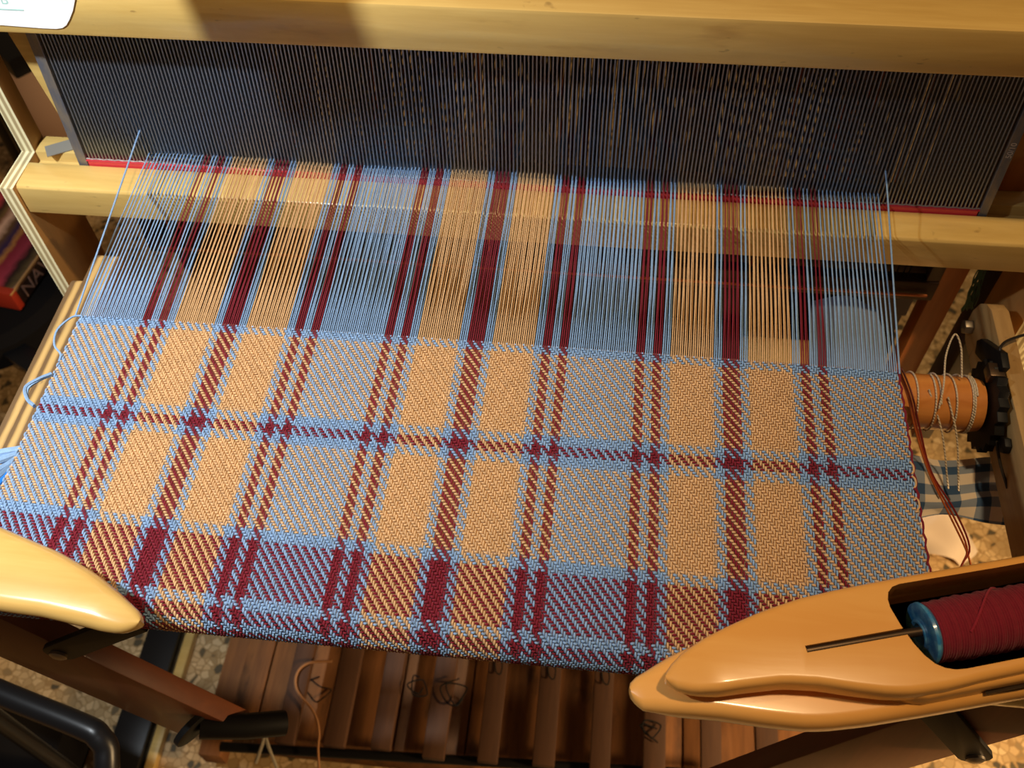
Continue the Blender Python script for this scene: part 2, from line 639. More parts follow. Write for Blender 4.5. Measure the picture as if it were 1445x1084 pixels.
def floats(cx, cs, along_x, col, half, wid, hgt):
    n = len(cx)
    jit = rng.normal(0, .05, n)
    prof = np.sqrt(np.clip(1 - A ** 2, 0, 1))
    wprof = .45 + .55 * prof
    al = half * A[None, :, None] * np.ones((n, 1, nb))
    ac = (wid * (1 + rng.normal(0, .07, n)))[:, None, None] * wprof[None, :, None] * np.cos(TH)[None, None, :] + jit[:, None, None]
    hh = (hgt * (1 + rng.normal(0, .09, n)))[:, None, None] * (prof[None, :, None] * (.35 + .65 * np.sin(TH)[None, None, :])) + .55 * hgt * prof[None, :, None] - .55
    # a gentle twist so floats are not perfectly straight
    ac = ac + (rng.normal(0, .10, n))[:, None, None] * A[None, :, None]
    if along_x:
        x, s = cx[:, None, None] + al, cs[:, None, None] + ac
    else:
        x, s = cx[:, None, None] + ac, cs[:, None, None] + al
    V = surf(x, s, hh).reshape(-1, 3) * .001 + np.array([0, 0, ZC])
    Q = (QT[None] + (np.arange(n) * na * nb)[:, None, None]).reshape(-1, 4)
    if not along_x:
        pass
    else:
        Q = Q[:, ::-1]
    c = col * (1 + rng.normal(0, .06, (n, 1)))
    return fast_mesh('floats', V, Q, np.repeat(c, na * nb, axis=0))


wc = np.array([COLS[c] for c in WARP])
pc = np.array([COLS[c] for c in WEFT[:NP]])
I, J = np.meshgrid(np.arange(NE), np.arange(NP), indexing='ij')
up = ((I - J) % 4 == 1)                        # warp float starts here and covers picks J, J+1
i, j = I[up], J[up]
me = floats(X0 + (i + .5) * PX, (j + 1.0) * PP, False, wc[i], PP * 1.04, PX * .415, .66)
tag(link('warp_floats', me, M['yarn'], cloth, False), kind='stuff')
wf = ((I - J) % 4 == 2) & (I < NE - 1)
i, j = I[wf], J[wf]
me = floats(X0 + (i + 1.0) * PX, (j + .5) * PP, True, pc[j], PX * .88, PP * .375, .58)
tag(link('weft_floats', me, M['yarn'], cloth, False), kind='stuff')
# ground of the cloth beneath the floats, reaching back under the loom to the roller
xs = np.linspace(X0, X1, NE // 2 + 1)
ss = np.concatenate([np.arange(0, 190, 2 * PP), np.linspace(192, 318, 20)])
gx, gs = np.meshgrid(xs, ss, indexing='ij')
V = surf(gx, gs, -1.0 + 0 * gx)
# last stretch bends to the roller line
V = V.reshape(-1, 3)
ci = np.minimum((np.arange(len(xs)) * 2), NE - 1)
cj = np.minimum((ss / PP).astype(int), len(WEFT) - 1)
pcf = np.array([COLS[c] for c in WEFT])
gc = (.5 * wc[ci][:, None] + .5 * pcf[cj][None]).reshape(-1, 3)
nsr = len(ss)
Q = np.array([(a * nsr + b, a * nsr + b + 1, (a + 1) * nsr + b + 1, (a + 1) * nsr + b) for a in range(len(xs) - 1) for b in range(nsr - 1)])
me = fast_mesh('ground_weave', V * .001 + np.array([0, 0, ZC]), Q, gc)
link('ground_weave', me, M['yarn'], cloth, False)

# warp ends between the fell and the reed (300 as parts, the rest joined)
ends = []
DRAW = (228.5 * 2) / (X1 - X0)
for k in range(NE):
    d = k // 2
    xr = -228.2 + (d + .5) * (456.7 / 196) + (-.26 if k % 2 == 0 else .26)
    xf = X0 + (k + .5) * PX
    hi = .9 if k % 2 == 0 else -1.5
    hi += random.uniform(-.35, .35)
    P = []
    ph = random.uniform(0, 6)
    for t in np.linspace(0, 1, 13):
        e = t ** .8
        P.append((xf + (xr - xf) * e + .16 * math.sin(ph + t * 9) * math.sin(t * 3.1), 1.0 + t * 132.0 - (1 - t) * 1.5, -.1 + hi * math.sin(min(1, t * 1.6) * math.pi / 2) + 1.6 * t))
    P.append((xr, 139, 3.0 + hi * .6))
    P.append((xr, 165, 6.0 + hi * 2))
    c = COLS[WARP[k]] * (1 + random.uniform(-.1, .1))
    ends.append((P, .33 if k % 2 else .37, c))
rest = set(rng.permutation(NE)[:NE - 300].tolist())
VR, FR, CR, off = [], [], [], 0
for k, (P, r, c) in enumerate(ends):
    V, F = tube_np(P, r, 6)
    if k in rest:
        VR.append(V)
        FR += [tuple(q + off for q in f) for f in F]
        CR.append(np.repeat(c[None], len(V), 0))
        off += len(V)
        continue
    me = np_me('warp_thread', V, F)
    paint(me, c)
    link('warp_thread', me, M['yarn'], cloth)
me = np_me('warp_threads', np.concatenate(VR), FR)
paint(me, np.concatenate(CR))
tag(link('warp_threads', me, M['yarn'], cloth), kind='stuff')


def yarn(name, pts, r, col, parent=None, label=None, n=24, sides=6, cat=None):
    V, F = tube_np(smooth_path(pts, n), r, sides)
    me = np_me(name, V, F)
    paint(me, col)
    o = link(name, me, M['yarn'], parent)
    return tag(o, label, cat) if label else o


# two loose selvedge ends standing above the warp
yarn('floating_selvedge', [(-226.5, -2, .5), (-227, 30, 5), (-228.5, 100, 13.5), (-229, 133, 18), (-229.3, 170, 22)], .5, BLUE, cloth, 'lone blue thread beside the left edge of the warp')
yarn('floating_selvedge', [(223.8, -2, .5), (224.5, 30, 5), (226.5, 100, 14), (227, 133, 19), (227.3, 170, 23)], .5, BLUE, cloth, 'lone blue thread beside the right edge of the warp')
# weft loops left at the selvedge
yarn('weft_loop', [(-223, -.8, .4), (-228, -3, 1), (-233, -12, .5), (-231, -22, 0), (-225, -28, .2), (-224, -33, 0)], .6, BLUE, cloth, 'thin blue loop of weft at the left edge')
for dz in (0, .9):
    yarn('weft_loop', [(-224, -42, .4 + dz), (-229, -46, .8 + dz), (-233.5 - dz, -52, .6 + dz), (-231, -59, .4 + dz), (-225.5, -63, .2 + dz)], .95, BLUE * (.9 if dz else 1.1), cloth, 'thick blue loop of weft at the left edge')
yarn('selvedge_yarn', [(223.6 + .5 * math.sin(y * 1.3), -y, -.2) for y in np.arange(-1, 128, 3)], .55, BURG, cloth, 'burgundy yarn carried up the right edge', 90)
for q, yy in enumerate((-58, -66, -73, -78)):
    yarn('weft_loop', [(222, yy + 2, .3), (223.2, yy, .4), (223.2, yy - 3, .3), (222, yy - 5, .2)], .5, (TAN, TAN, BURG, TAN)[q], cloth, 'short coloured weft loop at the right edge')

# warp behind the reed
lst = []
VR, FR, CR, off = [], [], [], 0
for k in range(NE):
    xr = -228.2 + (k // 2 + .5) * (456.7 / 196) + (-.26 if k % 2 == 0 else .26)
    zz = 4 + (k % 4) * 1.2
    V, F = tube_np([(xr, 160, 6), (xr, 205 + 22 * (k % 4), zz + 4), (xr * 1.02, 420, 2), (xr * 1.02, 700, -8)], .45, 3, False)
    VR.append(V)
    FR += [tuple(q + off for q in f) for f in F]
    CR.append(np.repeat(COLS[WARP[k]][None], len(V), 0))
    off += len(V)
me = np_me('back_warp', np.concatenate(VR), FR)
paint(me, np.concatenate(CR))
tag(link('back_warp', me, M['yarn'], cloth), kind='stuff')

# ================================================================== shafts with heddles
M['heddle_wire'] = mat('flat_wire_heddles', lin(150, 128, 104), .5, .3)
hc = nd(M['heddle_wire'], 'ShaderNodeAttribute', attribute_name='Col')
lk(M['heddle_wire'], hc.outputs['Color'], M['heddle_wire'].node_tree.nodes['Principled BSDF'].inputs['Base Color'])
M['shaft_wood'] = wood('dark_shaft_wood', lin(62, 40, 26), lin(44, 28, 18), 0, .6, 0)
hcols = [lin(206, 112, 44)[:3], lin(150, 136, 116)[:3], lin(34, 28, 25)[:3], lin(44, 38, 36)[:3], lin(110, 30, 28)[:3]]  # near-black stands in for shade behind the reed, orange for warm glints
for s in range(4):
    y = 198 + 22 * s
    t = thing('shaft', 'dark wooden shaft with wire heddles hanging behind the reed, ' + ('nearest of four', 'second of four', 'third of four', 'farthest of four')[s], 'loom shaft', (9, y, -158), 'shafts behind the reed')
    for z in (-158, 128):
        link('shaft_bar', box_me('shaft_bar', -300, 318, y - 5, y + 5, z, z + 20, 1), M['shaft_wood'], t)
    for x in (-300, 308):
        link('shaft_side', box_me('shaft_side', x, x + 10, y - 4, y + 4, -138, 128, 1), M['shaft_wood'], t)
    Vs, Fs, Cs, o_ = [], [], [], 0
    for k in range(s - 52, NE + 60, 4):
        x = -228 + (k // 2 + .5) * (456.7 / 196) + random.uniform(-.4, .4)
        c = hcols[min(4, int(random.random() ** 1.3 * 5))] if random.random() < .22 else hcols[2]
        e = 8 + (k % 4) * 1.2
        for sg in (-1, 1):
            P = [(x, y, -138), (x + .3 * sg, y, -60), (x + .3 * sg, y, e - 9), (x + 1.1 * sg, y, e), (x + .3 * sg, y, e + 9), (x + .3 * sg, y, 70), (x, y, 128)]
            V, F = tube_np(P, .62, 3, False)
            Vs.append(V)
            Fs += [tuple(q + o_ for q in f) for f in F]
            Cs.append(np.repeat(np.array(c)[None], len(V), 0))
            o_ += len(V)
    me = np_me('heddles', np.concatenate(Vs), Fs)
    paint(me, np.concatenate(Cs))
    tag(link('heddles', me, M['heddle_wire'], t), kind='stuff')
    if s == 0:
        tag(link('rod', tube_me('rod', [(-290, y - 7, -150), (312, y - 7, -150)], 1.1, 8), M['copper'], t), 'thin copper-coloured highlight line along the bottom bar')  # highlight on the bar's edge, put in as a copper-coloured rod

# ================================================================== loom frame
loom = thing('loom_frame', 'brown wooden loom frame with slanting legs, breast beam and side rails', 'loom frame', (10, 0, -780))
bb = [(-141, -1.6)] + [(YB - (RB - 1.2) * math.sin(a), -RB + (RB - 1.2) * math.cos(a)) for a in np.radians(np.linspace(0, 180, 13))] + [(-141, -2 * RB + 1.2)]
link('breast_beam', prism_me('breast_beam', bb, lambda u, v, w: (-300 + w, u, v), 626, .3), M['beech'], loom)
# side rails
railsec = lambda e, z0, z1, r: [(-150, z0), (-150, z1), (e - r, z1), (e - r * .3, z1 - r * .3), (e, z1 - r), (e, z0 + r), (e - r * .6, z0)]
link('side_rail', prism_me('side_rail_left', railsec(102, -112, -60, 6), lambda u, v, w: (-275 + w, u, v), 17, .8), M['laminated'], loom)
link('rail_batten', prism_me('rail_batten', railsec(79, -108, -62, 4), lambda u, v, w: (-284 + w, u, v), 8.6, .6), M['laminated'], loom)
rr = [(-250, -103), (-250, -62), (102, -62), (111, -66), (118, -74), (122, -86), (121, -100), (112, -105)]
link('side_rail', prism_me('side_rail_right', rr, lambda u, v, w: (311.5 + w, u, v), 11, .7), M['rail'], loom)
hexa = [(math.cos(a) * 5.2, math.sin(a) * 5.2) for a in np.radians(np.arange(0, 360, 60) + 12)]
link('hex_bolt', prism_me('hex_bolt', hexa, lambda u, v, w: (311.2 - w, 112 + u * .95, -91 + v * .95), 5.5, .4), M['bolt'], loom)
link('hex_bolt', prism_me('hex_bolt', hexa, lambda u, v, w: (311.2 - w, 11 + u, -78 + v), 4, .4), M['iron'], loom)
# front legs, faces toward the weaver
legs = [((-270, -150, -90), (-178, -150, -266)), ((288, -150, -62), (170, -150, -330))]
for q, (a, b) in enumerate(legs):
    me = plank_me('front_leg', a, b, 58, -14, (0, -1, 0), 1.0)
    lo = link('front_leg', me, M['leg'], loom)
    ctr = ((-222, -152, -110), (284, -152, -134))[q]
    end = ((-160, -152, -54), (240, -152, -66))[q]
    d = (Vector(end) - Vector(ctr)).normalized()
    s = Vector((-d.z, 0, d.x))
    L = (Vector(end) - Vector(ctr)).length
    pl = [(L, -9), (L, 9)] + [(9 * math.cos(x), 9 * math.sin(x)) for x in np.radians(np.linspace(90, 270, 9))]
    st = link('hinge_strap', prism_me('hinge_strap', pl, lambda u, v, w: Vector(ctr) + d * u + s * v + Vector((0, -w, 0)), 3.5, .5), M['iron'], lo)
    tag(st, 'flat black hinge strap')
    tag(link('strap_bolt', lathe_me('strap_bolt', [(0, 5), (1.6, 5), (2.6, 3.2), (2.8, 0.2)], Vector(ctr) + Vector((0, -3.4, 0)), (0, -1, 0), 14), M['bolt'], lo), 'round steel bolt head')
# pivot hardware at the foot of the left leg
link('pivot_bracket', tube_me('pivot_bracket', [(-178, -153, -238), (-150, -148, -246), (-128, -140, -258)], 8.5, 10), M['iron'], loom)
link('pivot_plate', lathe_me('pivot_plate', [(0, 15), (4, 15), (5, 13)], (-184, -153, -238), (.8, -.55, -.2), 16), M['iron'], loom)
# back posts and cross pieces
link('back_post', box_me('back_post', 317, 336, 196, 214, -780, 150, 1), M['post'], loom)
link('back_post', box_me('back_post', -292, -274, 420, 438, -780, 150, 1), M['post'], loom)
link('cross_bar', box_me('cross_bar', -326, 336, 300, 320, -330, -280, 1.5), M['leg'], loom)
link('castle_shade_board', box_me('castle_shade_board', -350, 370, 158, 640, 172, 188, 1.5), M['leg'], loom)  # unseen board, sized to shade the warp behind the reed
M['shade_lamm'] = mat('shade_dark_lamm_wood', lin(30, 21, 15), .9, 0, .15)  # added slats, coloured near-black to stand in for shade below the warp
for k in range(7):
    link('shade_lamm', box_me('shade_lamm', -318, 334, 254 + 7 * (k % 2), 266 + 7 * (k % 2), -372 + 31 * k, -339 + 31 * k, 1.5), M['shade_lamm'], loom)
link('castle_shade_rail', box_me('castle_shade_rail', -305, 328, 149.5, 159, 110, 172, 1.5), M['leg'], loom)  # added to block lamp light in the slot behind the cap beam
link('shadow_board_arm', box_me('shadow_board_arm', -222, -200, 20, 200, 330, 342, 1), M['leg'], loom)  # unseen arm, added to carry the shadow-casting board
link('shadow_board_post', box_me('shadow_board_post', -222, -200, 182, 200, 188, 330, 1), M['leg'], loom)  # unseen post, added under that arm
link('shadow_board', plank_me('shadow_board', (-196, 18, 226), (-216, 18, 345), 58, 7, (0, -1, 0), 1), M['leg'], loom)  # unseen board, added to cast the shadow on the cap beam
link('back_beam', box_me('back_beam', -330, 350, 690, 725, -50, -12, 2), M['leg'], loom)
link('back_leg', box_me('back_leg', -352, -330, 690, 725, -780, -12, 2), M['leg'], loom)
link('back_leg', box_me('back_leg', 350, 372, 690, 725, -780, -12, 2), M['leg'], loom)
link('front_foot', box_me('front_foot', 330, 352, -160, 720, -780, -740, 2), M['leg'], loom)
tag(link('plywood_panel', plank_me('plywood_panel', (357, 150, -86), (399, 172, -205), 44, 10, (-.25, -.9, .3)), M['ply'], loom), 'golden plywood panel with pale layered edge')
link('lit_block', box_me('lit_block', 192, 266, 176, 222, -276, -250, 1), M['beech'], loom)
link('dark_post', box_me('dark_post', 350, 366, 176, 205, -320, -60, 1), M['black'], loom)

# ================================================================== cloth roller with ratchet
RC = (44, -85)
roller = thing('cloth_roller', 'orange-brown wooden cloth roller with black ratchet wheel at its right end', 'roller', (10, 44, -103))
link('roller_drum', lathe_me('roller_drum', [(-278, 0.3), (-278, 16), (-276, 17), (296, 17), (301, 16), (302, 12), (302, .3)], (0,) + RC, (1, 0, 0), 40), M['roller'], roller)
gear = []
for k in range(20):
    a = 2 * math.pi * k / 20
    gear += [(29 * math.cos(a), 29 * math.sin(a)), (25.5 * math.cos(a + .12), 25.5 * math.sin(a + .12))]
link('ratchet_wheel', prism_me('ratchet_wheel', gear, lambda u, v, w: (303 + w, RC[0] + u, RC[1] + v), 6, .3), M['iron'], roller)


def wrap(xa, turns, r=17.9, a0=0.0, n=40, slope=3.0):
    return [(xa + slope * t * turns, RC[0] + r * math.cos(a0 + t * turns * 2 * math.pi), RC[1] + r * math.sin(a0 + t * turns * 2 * math.pi)) for t in np.linspace(0, 1, n)]


cw = [wrap(259, 1), wrap(270, 1.2, a0=1), wrap(281, 1.1, 18, .3, 40, 6), wrap(292, 2.3, 17.8, 0, 60, 1.2)]
for P in cw:
    link('cord_winding', tube_me('cord_winding', P, .55, 7), M['cord'], roller)
link('cord_winding', tube_me('cord_winding', smooth_path([(272, 30, -72), (274, 42, -64), (276, 60, -58), (281, 72, -52), (285, 66, -56), (286, 56, -62), (286.5, 50, -66)], 30), .55, 7), M['cord'], roller)
for a, b in (((266, 40, -67), (286, -1, -112)), ((277, 36, -68), (292, -2, -112))):
    link('tie_cord', tube_me('tie_cord', smooth_path([a, tuple((np.array(a) + b) / 2 + np.array((1, 2, 4))), b], 14), .55, 7), M['cord'], roller)
for x0 in (-225,):
    me = lathe_me('cloth_roll', [(0, 17), (0, 18.2), (448, 18.2), (448, 17)], (x0,) + RC, (1, 0, 0), 40)
    paint(me, BURG * .5 + TAN * .5)
    link('cloth_roll', me, M['yarn'], roller)
# pawl that catches the ratchet
pawl = thing('pawl', 'black iron pawl plate with a square nut, leaning on the ratchet wheel', 'pawl', (308, 55, -72))
pw = [(-3, -5), (3, -6), (34, -8), (42, 0), (34, 7), (2, 6), (-4, 3)]
dd = Vector((0, -.72, .5)).normalized()
d2 = Vector((0, .5, .72)).normalized()
link('pawl_plate', prism_me('pawl_plate', pw, lambda u, v, w: Vector((305.5, 84, -77)) + dd * u + d2 * v + Vector((w, 0, 0)), 4.5, .4), M['iron'], pawl)
link('square_nut', box_me('square_nut', 300, 309, 47, 57, -66, -58, .6), M['rod'], pawl)
wirep = smooth_path([(330, 82, -58), (318, 76, -57), (309, 68, -54), (307, 60, -58), (307, 30, -78), (308, 8, -86), (312, -10, -92)], 24)
tag(link('wire_hook', tube_me('wire_hook', wirep, .9, 7), M['wire']), 'bent dark wire hooked over the right side rail', 'wire')

# apron rod, gingham apron
tag(link('apron_rod', tube_me('apron_rod', [(236, 12, -143), (335, 4.5, -116)], 4.0, 14), M['rod']), 'brown steel rod pushed through the gingham strip by the right rail', 'rod')
gm = mat('gingham_cotton', lin(226, 210, 190), .9, 0, .2)
uv = nd(gm, 'ShaderNodeUVMap')
sx = nd(gm, 'ShaderNodeSeparateXYZ')
lk(gm, uv.outputs[0], sx.inputs[0])
st1 = math_(gm, 'GREATER_THAN', math_(gm, 'FRACT', sx.outputs[0]), .5)
st2 = math_(gm, 'GREATER_THAN', math_(gm, 'FRACT', sx.outputs[1]), .5)
lvl = math_(gm, 'MULTIPLY', math_(gm, 'ADD', st1, st2), .5)
lk(gm, ramp(gm, lvl, [(0, lin(232, 216, 196)), (.5, lin(142, 152, 168)), (1, lin(60, 86, 122))]), gm.node_tree.nodes['Principled BSDF'].inputs['Base Color'])


def sheet(name, rows, m, sub=6, thick=.6, uvs=(6, 4)):
    """rows: list of rows of mm points; smooth patch with thickness"""
    R_ = [smooth_path(r, 8 * sub) for r in rows]
    R_ = np.array(R_)
    G = np.array([smooth_path(R_[:, k], 4 * sub) for k in range(R_.shape[1])])
    nu, nv = G.shape[:2]
    V = G.reshape(-1, 3)
    F = [(a * nv + b, a * nv + b + 1, (a + 1) * nv + b + 1, (a + 1) * nv + b) for a in range(nu - 1) for b in range(nv - 1)]
    me = np_me(name, V, F)
    ul = me.uv_layers.new(name='UVMap')
    for l in me.loops:
        a, b = divmod(l.vertex_index, nv)
        ul.data[l.index].uv = (a / (nu - 1) * uvs[0], b / (nv - 1) * uvs[1])
    bm = bmesh.new()
    bm.from_mesh(me)
    bmesh.ops.solidify(bm, geom=bm.faces[:], thickness=thick * .001)
    bm.to_mesh(me)
    bm.free()
    me.materials.append(m)
    return me


rows = [[(236, 26, -132), (262, 32, -126), (290, 27, -124), (316, 27, -116), (329, 26, -114)],
        [(236, 19, -128), (262, 20, -122), (290, 16, -121), (312, 15, -112), (329, 14, -108)],
        [(236, 6, -133), (262, 6, -128), (290, 4, -124), (312, 5, -118), (330, 4, -114)],
        [(238, 2, -140), (262, -2, -134), (290, -4, -126), (312, -3, -118), (331, -5, -114)],
        [(240, -2, -150), (262, -10, -144), (288, -8, -132), (310, -16, -124), (327, -19, -120)]]
tag(link('gingham_strip', sheet('gingham_strip', rows, gm, 6, .5, (5.2, 3.6))), 'frayed blue and white gingham strip wrapped on the rod right of the cloth', 'fabric strip')

# red-brown yarn ends hanging from the right selvedge
hy = thing('hanging_yarn', 'three red-brown yarn ends hanging from the right edge of the cloth past the gingham', 'yarn', (262, 22, -84))
for q, (dx, dy) in enumerate(((0, 0), (1.6, .5), (-1.2, -.6))):
    pts = [(224.5, 0, -1), (232 + dx, 16 + dy, -20), (252 + dx, 30, -62), (262 + dx, 22 + dy, -84), (270 + dx * .6, 0, -96), (282 + dx * 1.5, -22 + dy, -104), (289 + dx, -42, -108)]
    pts += [(286, -52, -112), (280 + dx, -64, -118)] if q != 2 else [(291, -50, -112), (294, -60, -118)]
    yarn('strand', pts, .6, (np.array(lin(150, 60, 34)[:3]), np.array(lin(120, 36, 34)[:3]), np.array(lin(176, 92, 44)[:3]))[q], hy, ('rust-brown strand', 'burgundy strand', 'tan-red strand splaying at its tip')[q], 40, 6)
# green tassel
tl = []
for k in range(16):
    x = 331 + random.uniform(-2, 2)
    tl.append((smooth_path([(x, 172 + random.uniform(-1, 1), -92), (x + random.uniform(-3, 3), 171, -106), (x + random.uniform(-4, 4), 169 + random.uniform(-3, 3), -119), (x + 3 + random.uniform(-4, 4), 168, -132 - 8 * random.random())], 10), .42))
tag(link('yarn_tassel', tubes_me('yarn_tassel', tl), M['green_yarn']), 'small dark green yarn tassel dangling behind the right side rail', 'tassel')
# grey rag under the warp at right
rows = [[(206, 118, -82), (228, 121, -78), (248, 116, -84)], [(201, 88, -76), (226, 92, -80), (247, 86, -76)], [(199, 52, -78), (222, 56, -86), (245, 50, -80)]]
tag(link('grey_rag', sheet('grey_rag', rows, M['grey_rag'], 4, 1.0)), 'grey-blue rag lying under the warp at the right', 'rag')
# white cloth on the floor
rows = [[(470, 392, -770), (510, 380, -752), (545, 366, -748), (572, 340, -760), (592, 312, -776)],
        [(474, 372, -764), (508, 362, -744), (543, 350, -738), (570, 328, -752), (588, 306, -776)],
        [(478, 352, -772), (506, 350, -756), (538, 336, -746), (564, 316, -750), (582, 300, -774)],
        [(478, 336, -768), (500, 330, -762), (528, 318, -760), (556, 302, -758), (574, 294, -774)],
        [(476, 300, -776), (500, 296, -764), (528, 290, -752), (552, 290, -762), (566, 288, -777)]]
tag(link('white_cloth', sheet('white_cloth', rows, M['white_cloth'], 5, 1.2)), 'crumpled off-white cloth on the floor below the gingham strip', 'cloth')

# ================================================================== treadles and their base
base = thing('wooden_platform', 'worn brown wooden platform under the treadles', 'platform', (0, 60, -780))
edges = [-318, -285, -205, -125, -45, 35, 115, 195, 275, 346]
for k in range(len(edges) - 1):
    link('base_board', box_me('base_board', edges[k] + 1, edges[k + 1] - 1, -36 + (6 if k == 0 else 0) + random.uniform(-2, 2), 420, -720 + random.uniform(-1, 1), -700, 1.2), M['base_wood'], base)
link('front_batten', box_me('front_batten', -285, 346, -42, -14, -760, -721, 1.5), M['base_wood'], base)
link('end_batten', box_me('end_batten', -346, -320, -60, 400, -745, -712, 1.5), M['base_wood'], base)
link('end_batten', box_me('end_batten', 347, 352, -62, 400, -745, -700, 1.5), M['base_wood'], base)
for x in (-300, 20, 310):
    link('base_foot', box_me('base_foot', x - 20, x + 20, 0, 400, -780, -721, 1), M['base_wood'], base)
ordn = ['leftmost', 'second from left', 'third from left', 'fourth from left', 'fifth from left', 'sixth from left', 'seventh from left', 'eighth from left', 'ninth from left', 'rightmost']
tx = [(x, x) for x in (-221, -170, -122, -67, -12, 44.5, 101, 155, 212, 268)]
holed = {4, 5, 6}
for k, (xa, xb) in enumerate(tx):
    t = thing('treadle', 'brown wooden treadle slat below the cloth, ' + ordn[k], 'treadle', (xa, 0, -612), 'treadles under the cloth')
    link('slat', plank_me('slat', (xa, -66 + 2 * (k % 3), -612), (xb, 330, -606), 20.5 + 2 * (k % 2), 11, (0, 0, 1), 1.4), M['rough_wood'], t)
    lp = smooth_path([(xb + 1, 44, -597), (xb - 3, 36, -594), (xb - 1, 26, -594), (xb + 4, 24, -595), (xb + 5, 34, -594), (xb + 1, 44, -597)], 18)
    if k in holed:
        tag(link('tie_loop', tube_me('tie_loop', lp, .8, 6), M['black_yarn'], t), 'black tie loop')
tag(link('pivot_rod', tube_me('pivot_rod', [(-290, -72, -618), (310, -46, -618)], 5, 10), M['iron']), 'dark iron rod along the front ends of the treadles', 'rod')
tag(link('floor_mat', box_me('floor_mat', -300, 330, -330, -92, -779.5, -775, 1), M['mat']), 'grey-green mat on the floor in front of the treadles', 'mat')


def tangle(c, rad, n, z, r=.7, flat=1.0):
    P = [(c[0] + rad * random.uniform(.2, 1) * math.cos(a), c[1] + rad * random.uniform(.2, 1) * math.sin(a), z + flat * random.uniform(0, 6)) for a in np.cumsum(np.full(n, 1.1) + rng.normal(0, .5, n))]
    return smooth_path(P, n * 7)


for c, rad, n, z, lab in (((-92, 4), 16, 9, -597, 'wiry black thread tangle on the treadles, upper of the left pair'), ((-226, 20), 20, 8, -698, 'black thread snagged over the lit board at far left'), ((-52, 2), 18, 9, -597, 'loose black thread trailing between the third and fourth treadle'), ((150, -18), 16, 9, -598, 'curly black thread tangle by the shuttle nose')):
    tag(link('thread_tangle', tube_me('thread_tangle', tangle(c, rad, n, z), .8, 5), M['black_yarn']), lab, 'thread', 'thread tangles under the loom')
tag(link('thread_tangle', tube_me('thread_tangle', [tuple(p) for p in [(450 + 26 * (1 - .06 * k) * math.cos(k * .55) + 4 * math.sin(k * 1.7), 44 + 24 * (1 - .05 * k % .4) * math.sin(k * .55), -778.5 + .1 * (k % 5)) for k in range(48)]], .7, 5), M['black_yarn']), 'round black thread coil lying on the floor at lower right', 'thread', 'thread tangles under the loom')
tag(link('string', tube_me('string', smooth_path([(-188, 20, -594), (-212, 16, -594), (-222, 4, -594), (-218, -14, -594), (-196, -34, -594), (-186, -52, -594), (-184, -70, -600), (-180, -90, -610)], 40), 1.4, 6), M['tan_string']), 'long tan string snaking over the left treadles', 'string')
tag(link('string', tube_me('string', smooth_path([(-250, -84, -620), (-244, -70, -606), (-242, -62, -604), (-236, -72, -608), (-226, -90, -630)], 20), 1.8, 6), M['grey_string']), 'pale grey string looped over the iron rod', 'string')

# ================================================================== shuttles
def interp(tab, u):
    return np.interp(u, [p[0] for p in tab], [p[1] for p in tab])


def mirror_tab(tab, L=150.0):
    t = [p for p in tab if p[0] <= L]
    return t + [(2 * L - a, b) for a, b in reversed(t)]


def lobe(name, vup, vlo, z0, z1, fr, rnd=3.0, step=None):
    """closed loft: outline between vlo and vup, top and bottom at z1/z0, rounded rim"""
    u0, u1 = vup[0][0], vup[-1][0]
    base_u = np.concatenate([u0 + (np.linspace(0, 1, 14) ** 2) * 40, np.linspace(u0 + 44, u1 - 44, 44), u1 - 40 + (1 - np.linspace(1, 0, 14) ** 2) * 40])
    rings = []
    for u in base_u:
        a, b = interp(vup, u), interp(vlo, u)
        e = min(1.0, min(u - u0, u1 - u) / 26 + .22)
        hz = (z1 - z0) / 2 * (e ** .5)
        zc = (z0 + z1) / 2
        r = min(rnd, hz * .95, (a - b) / 2 * .9)
        pts = []
        for sgn_v, sgn_z, a0 in ((1, 1, 0), (-1, 1, 90), (-1, -1, 180), (1, -1, 270)):
            for th in np.radians(np.linspace(a0, a0 + 90, 5)):
                cv = (a - r) if sgn_v > 0 else (b + r)
                cz = zc + sgn_z * (hz - r)
                pts.append((u, cv + r * math.cos(th), cz + r * math.sin(th)))
        rings.append(pts)
    bm = bmesh.new()
    vs = [[bm.verts.new(W(*fr(*p))) for p in rg] for rg in rings]
    n = len(rings[0])
    for i in range(len(vs) - 1):
        for k in range(n):
            bm.faces.new((vs[i][k], vs[i][(k + 1) % n], vs[i + 1][(k + 1) % n], vs[i + 1][k]))
    bm.faces.new(vs[0])
    bm.faces.new(vs[-1][::-1])
    return bm_mesh(bm, name)


def cut(me, cutter):
    a = bpy.data.objects.new('a', me)
    b = bpy.data.objects.new('b', cutter)
    C.objects.link(a)
    C.objects.link(b)
    md = a.modifiers.new('cut', 'BOOLEAN')
    md.operation = 'DIFFERENCE'
    md.solver = 'EXACT'
    md.object = b
    dg = bpy.context.evaluated_depsgraph_get()
    out = bpy.data.meshes.new_from_object(a.evaluated_get(dg))
    bpy.data.objects.remove(a)
    bpy.data.objects.remove(b)
    return out


def join(name, ms):
    bm = bmesh.new()
    for q in ms:
        bm.from_mesh(q)
    me = bpy.data.meshes.new(name)
    bm.to_mesh(me)
    bm.free()
    return me


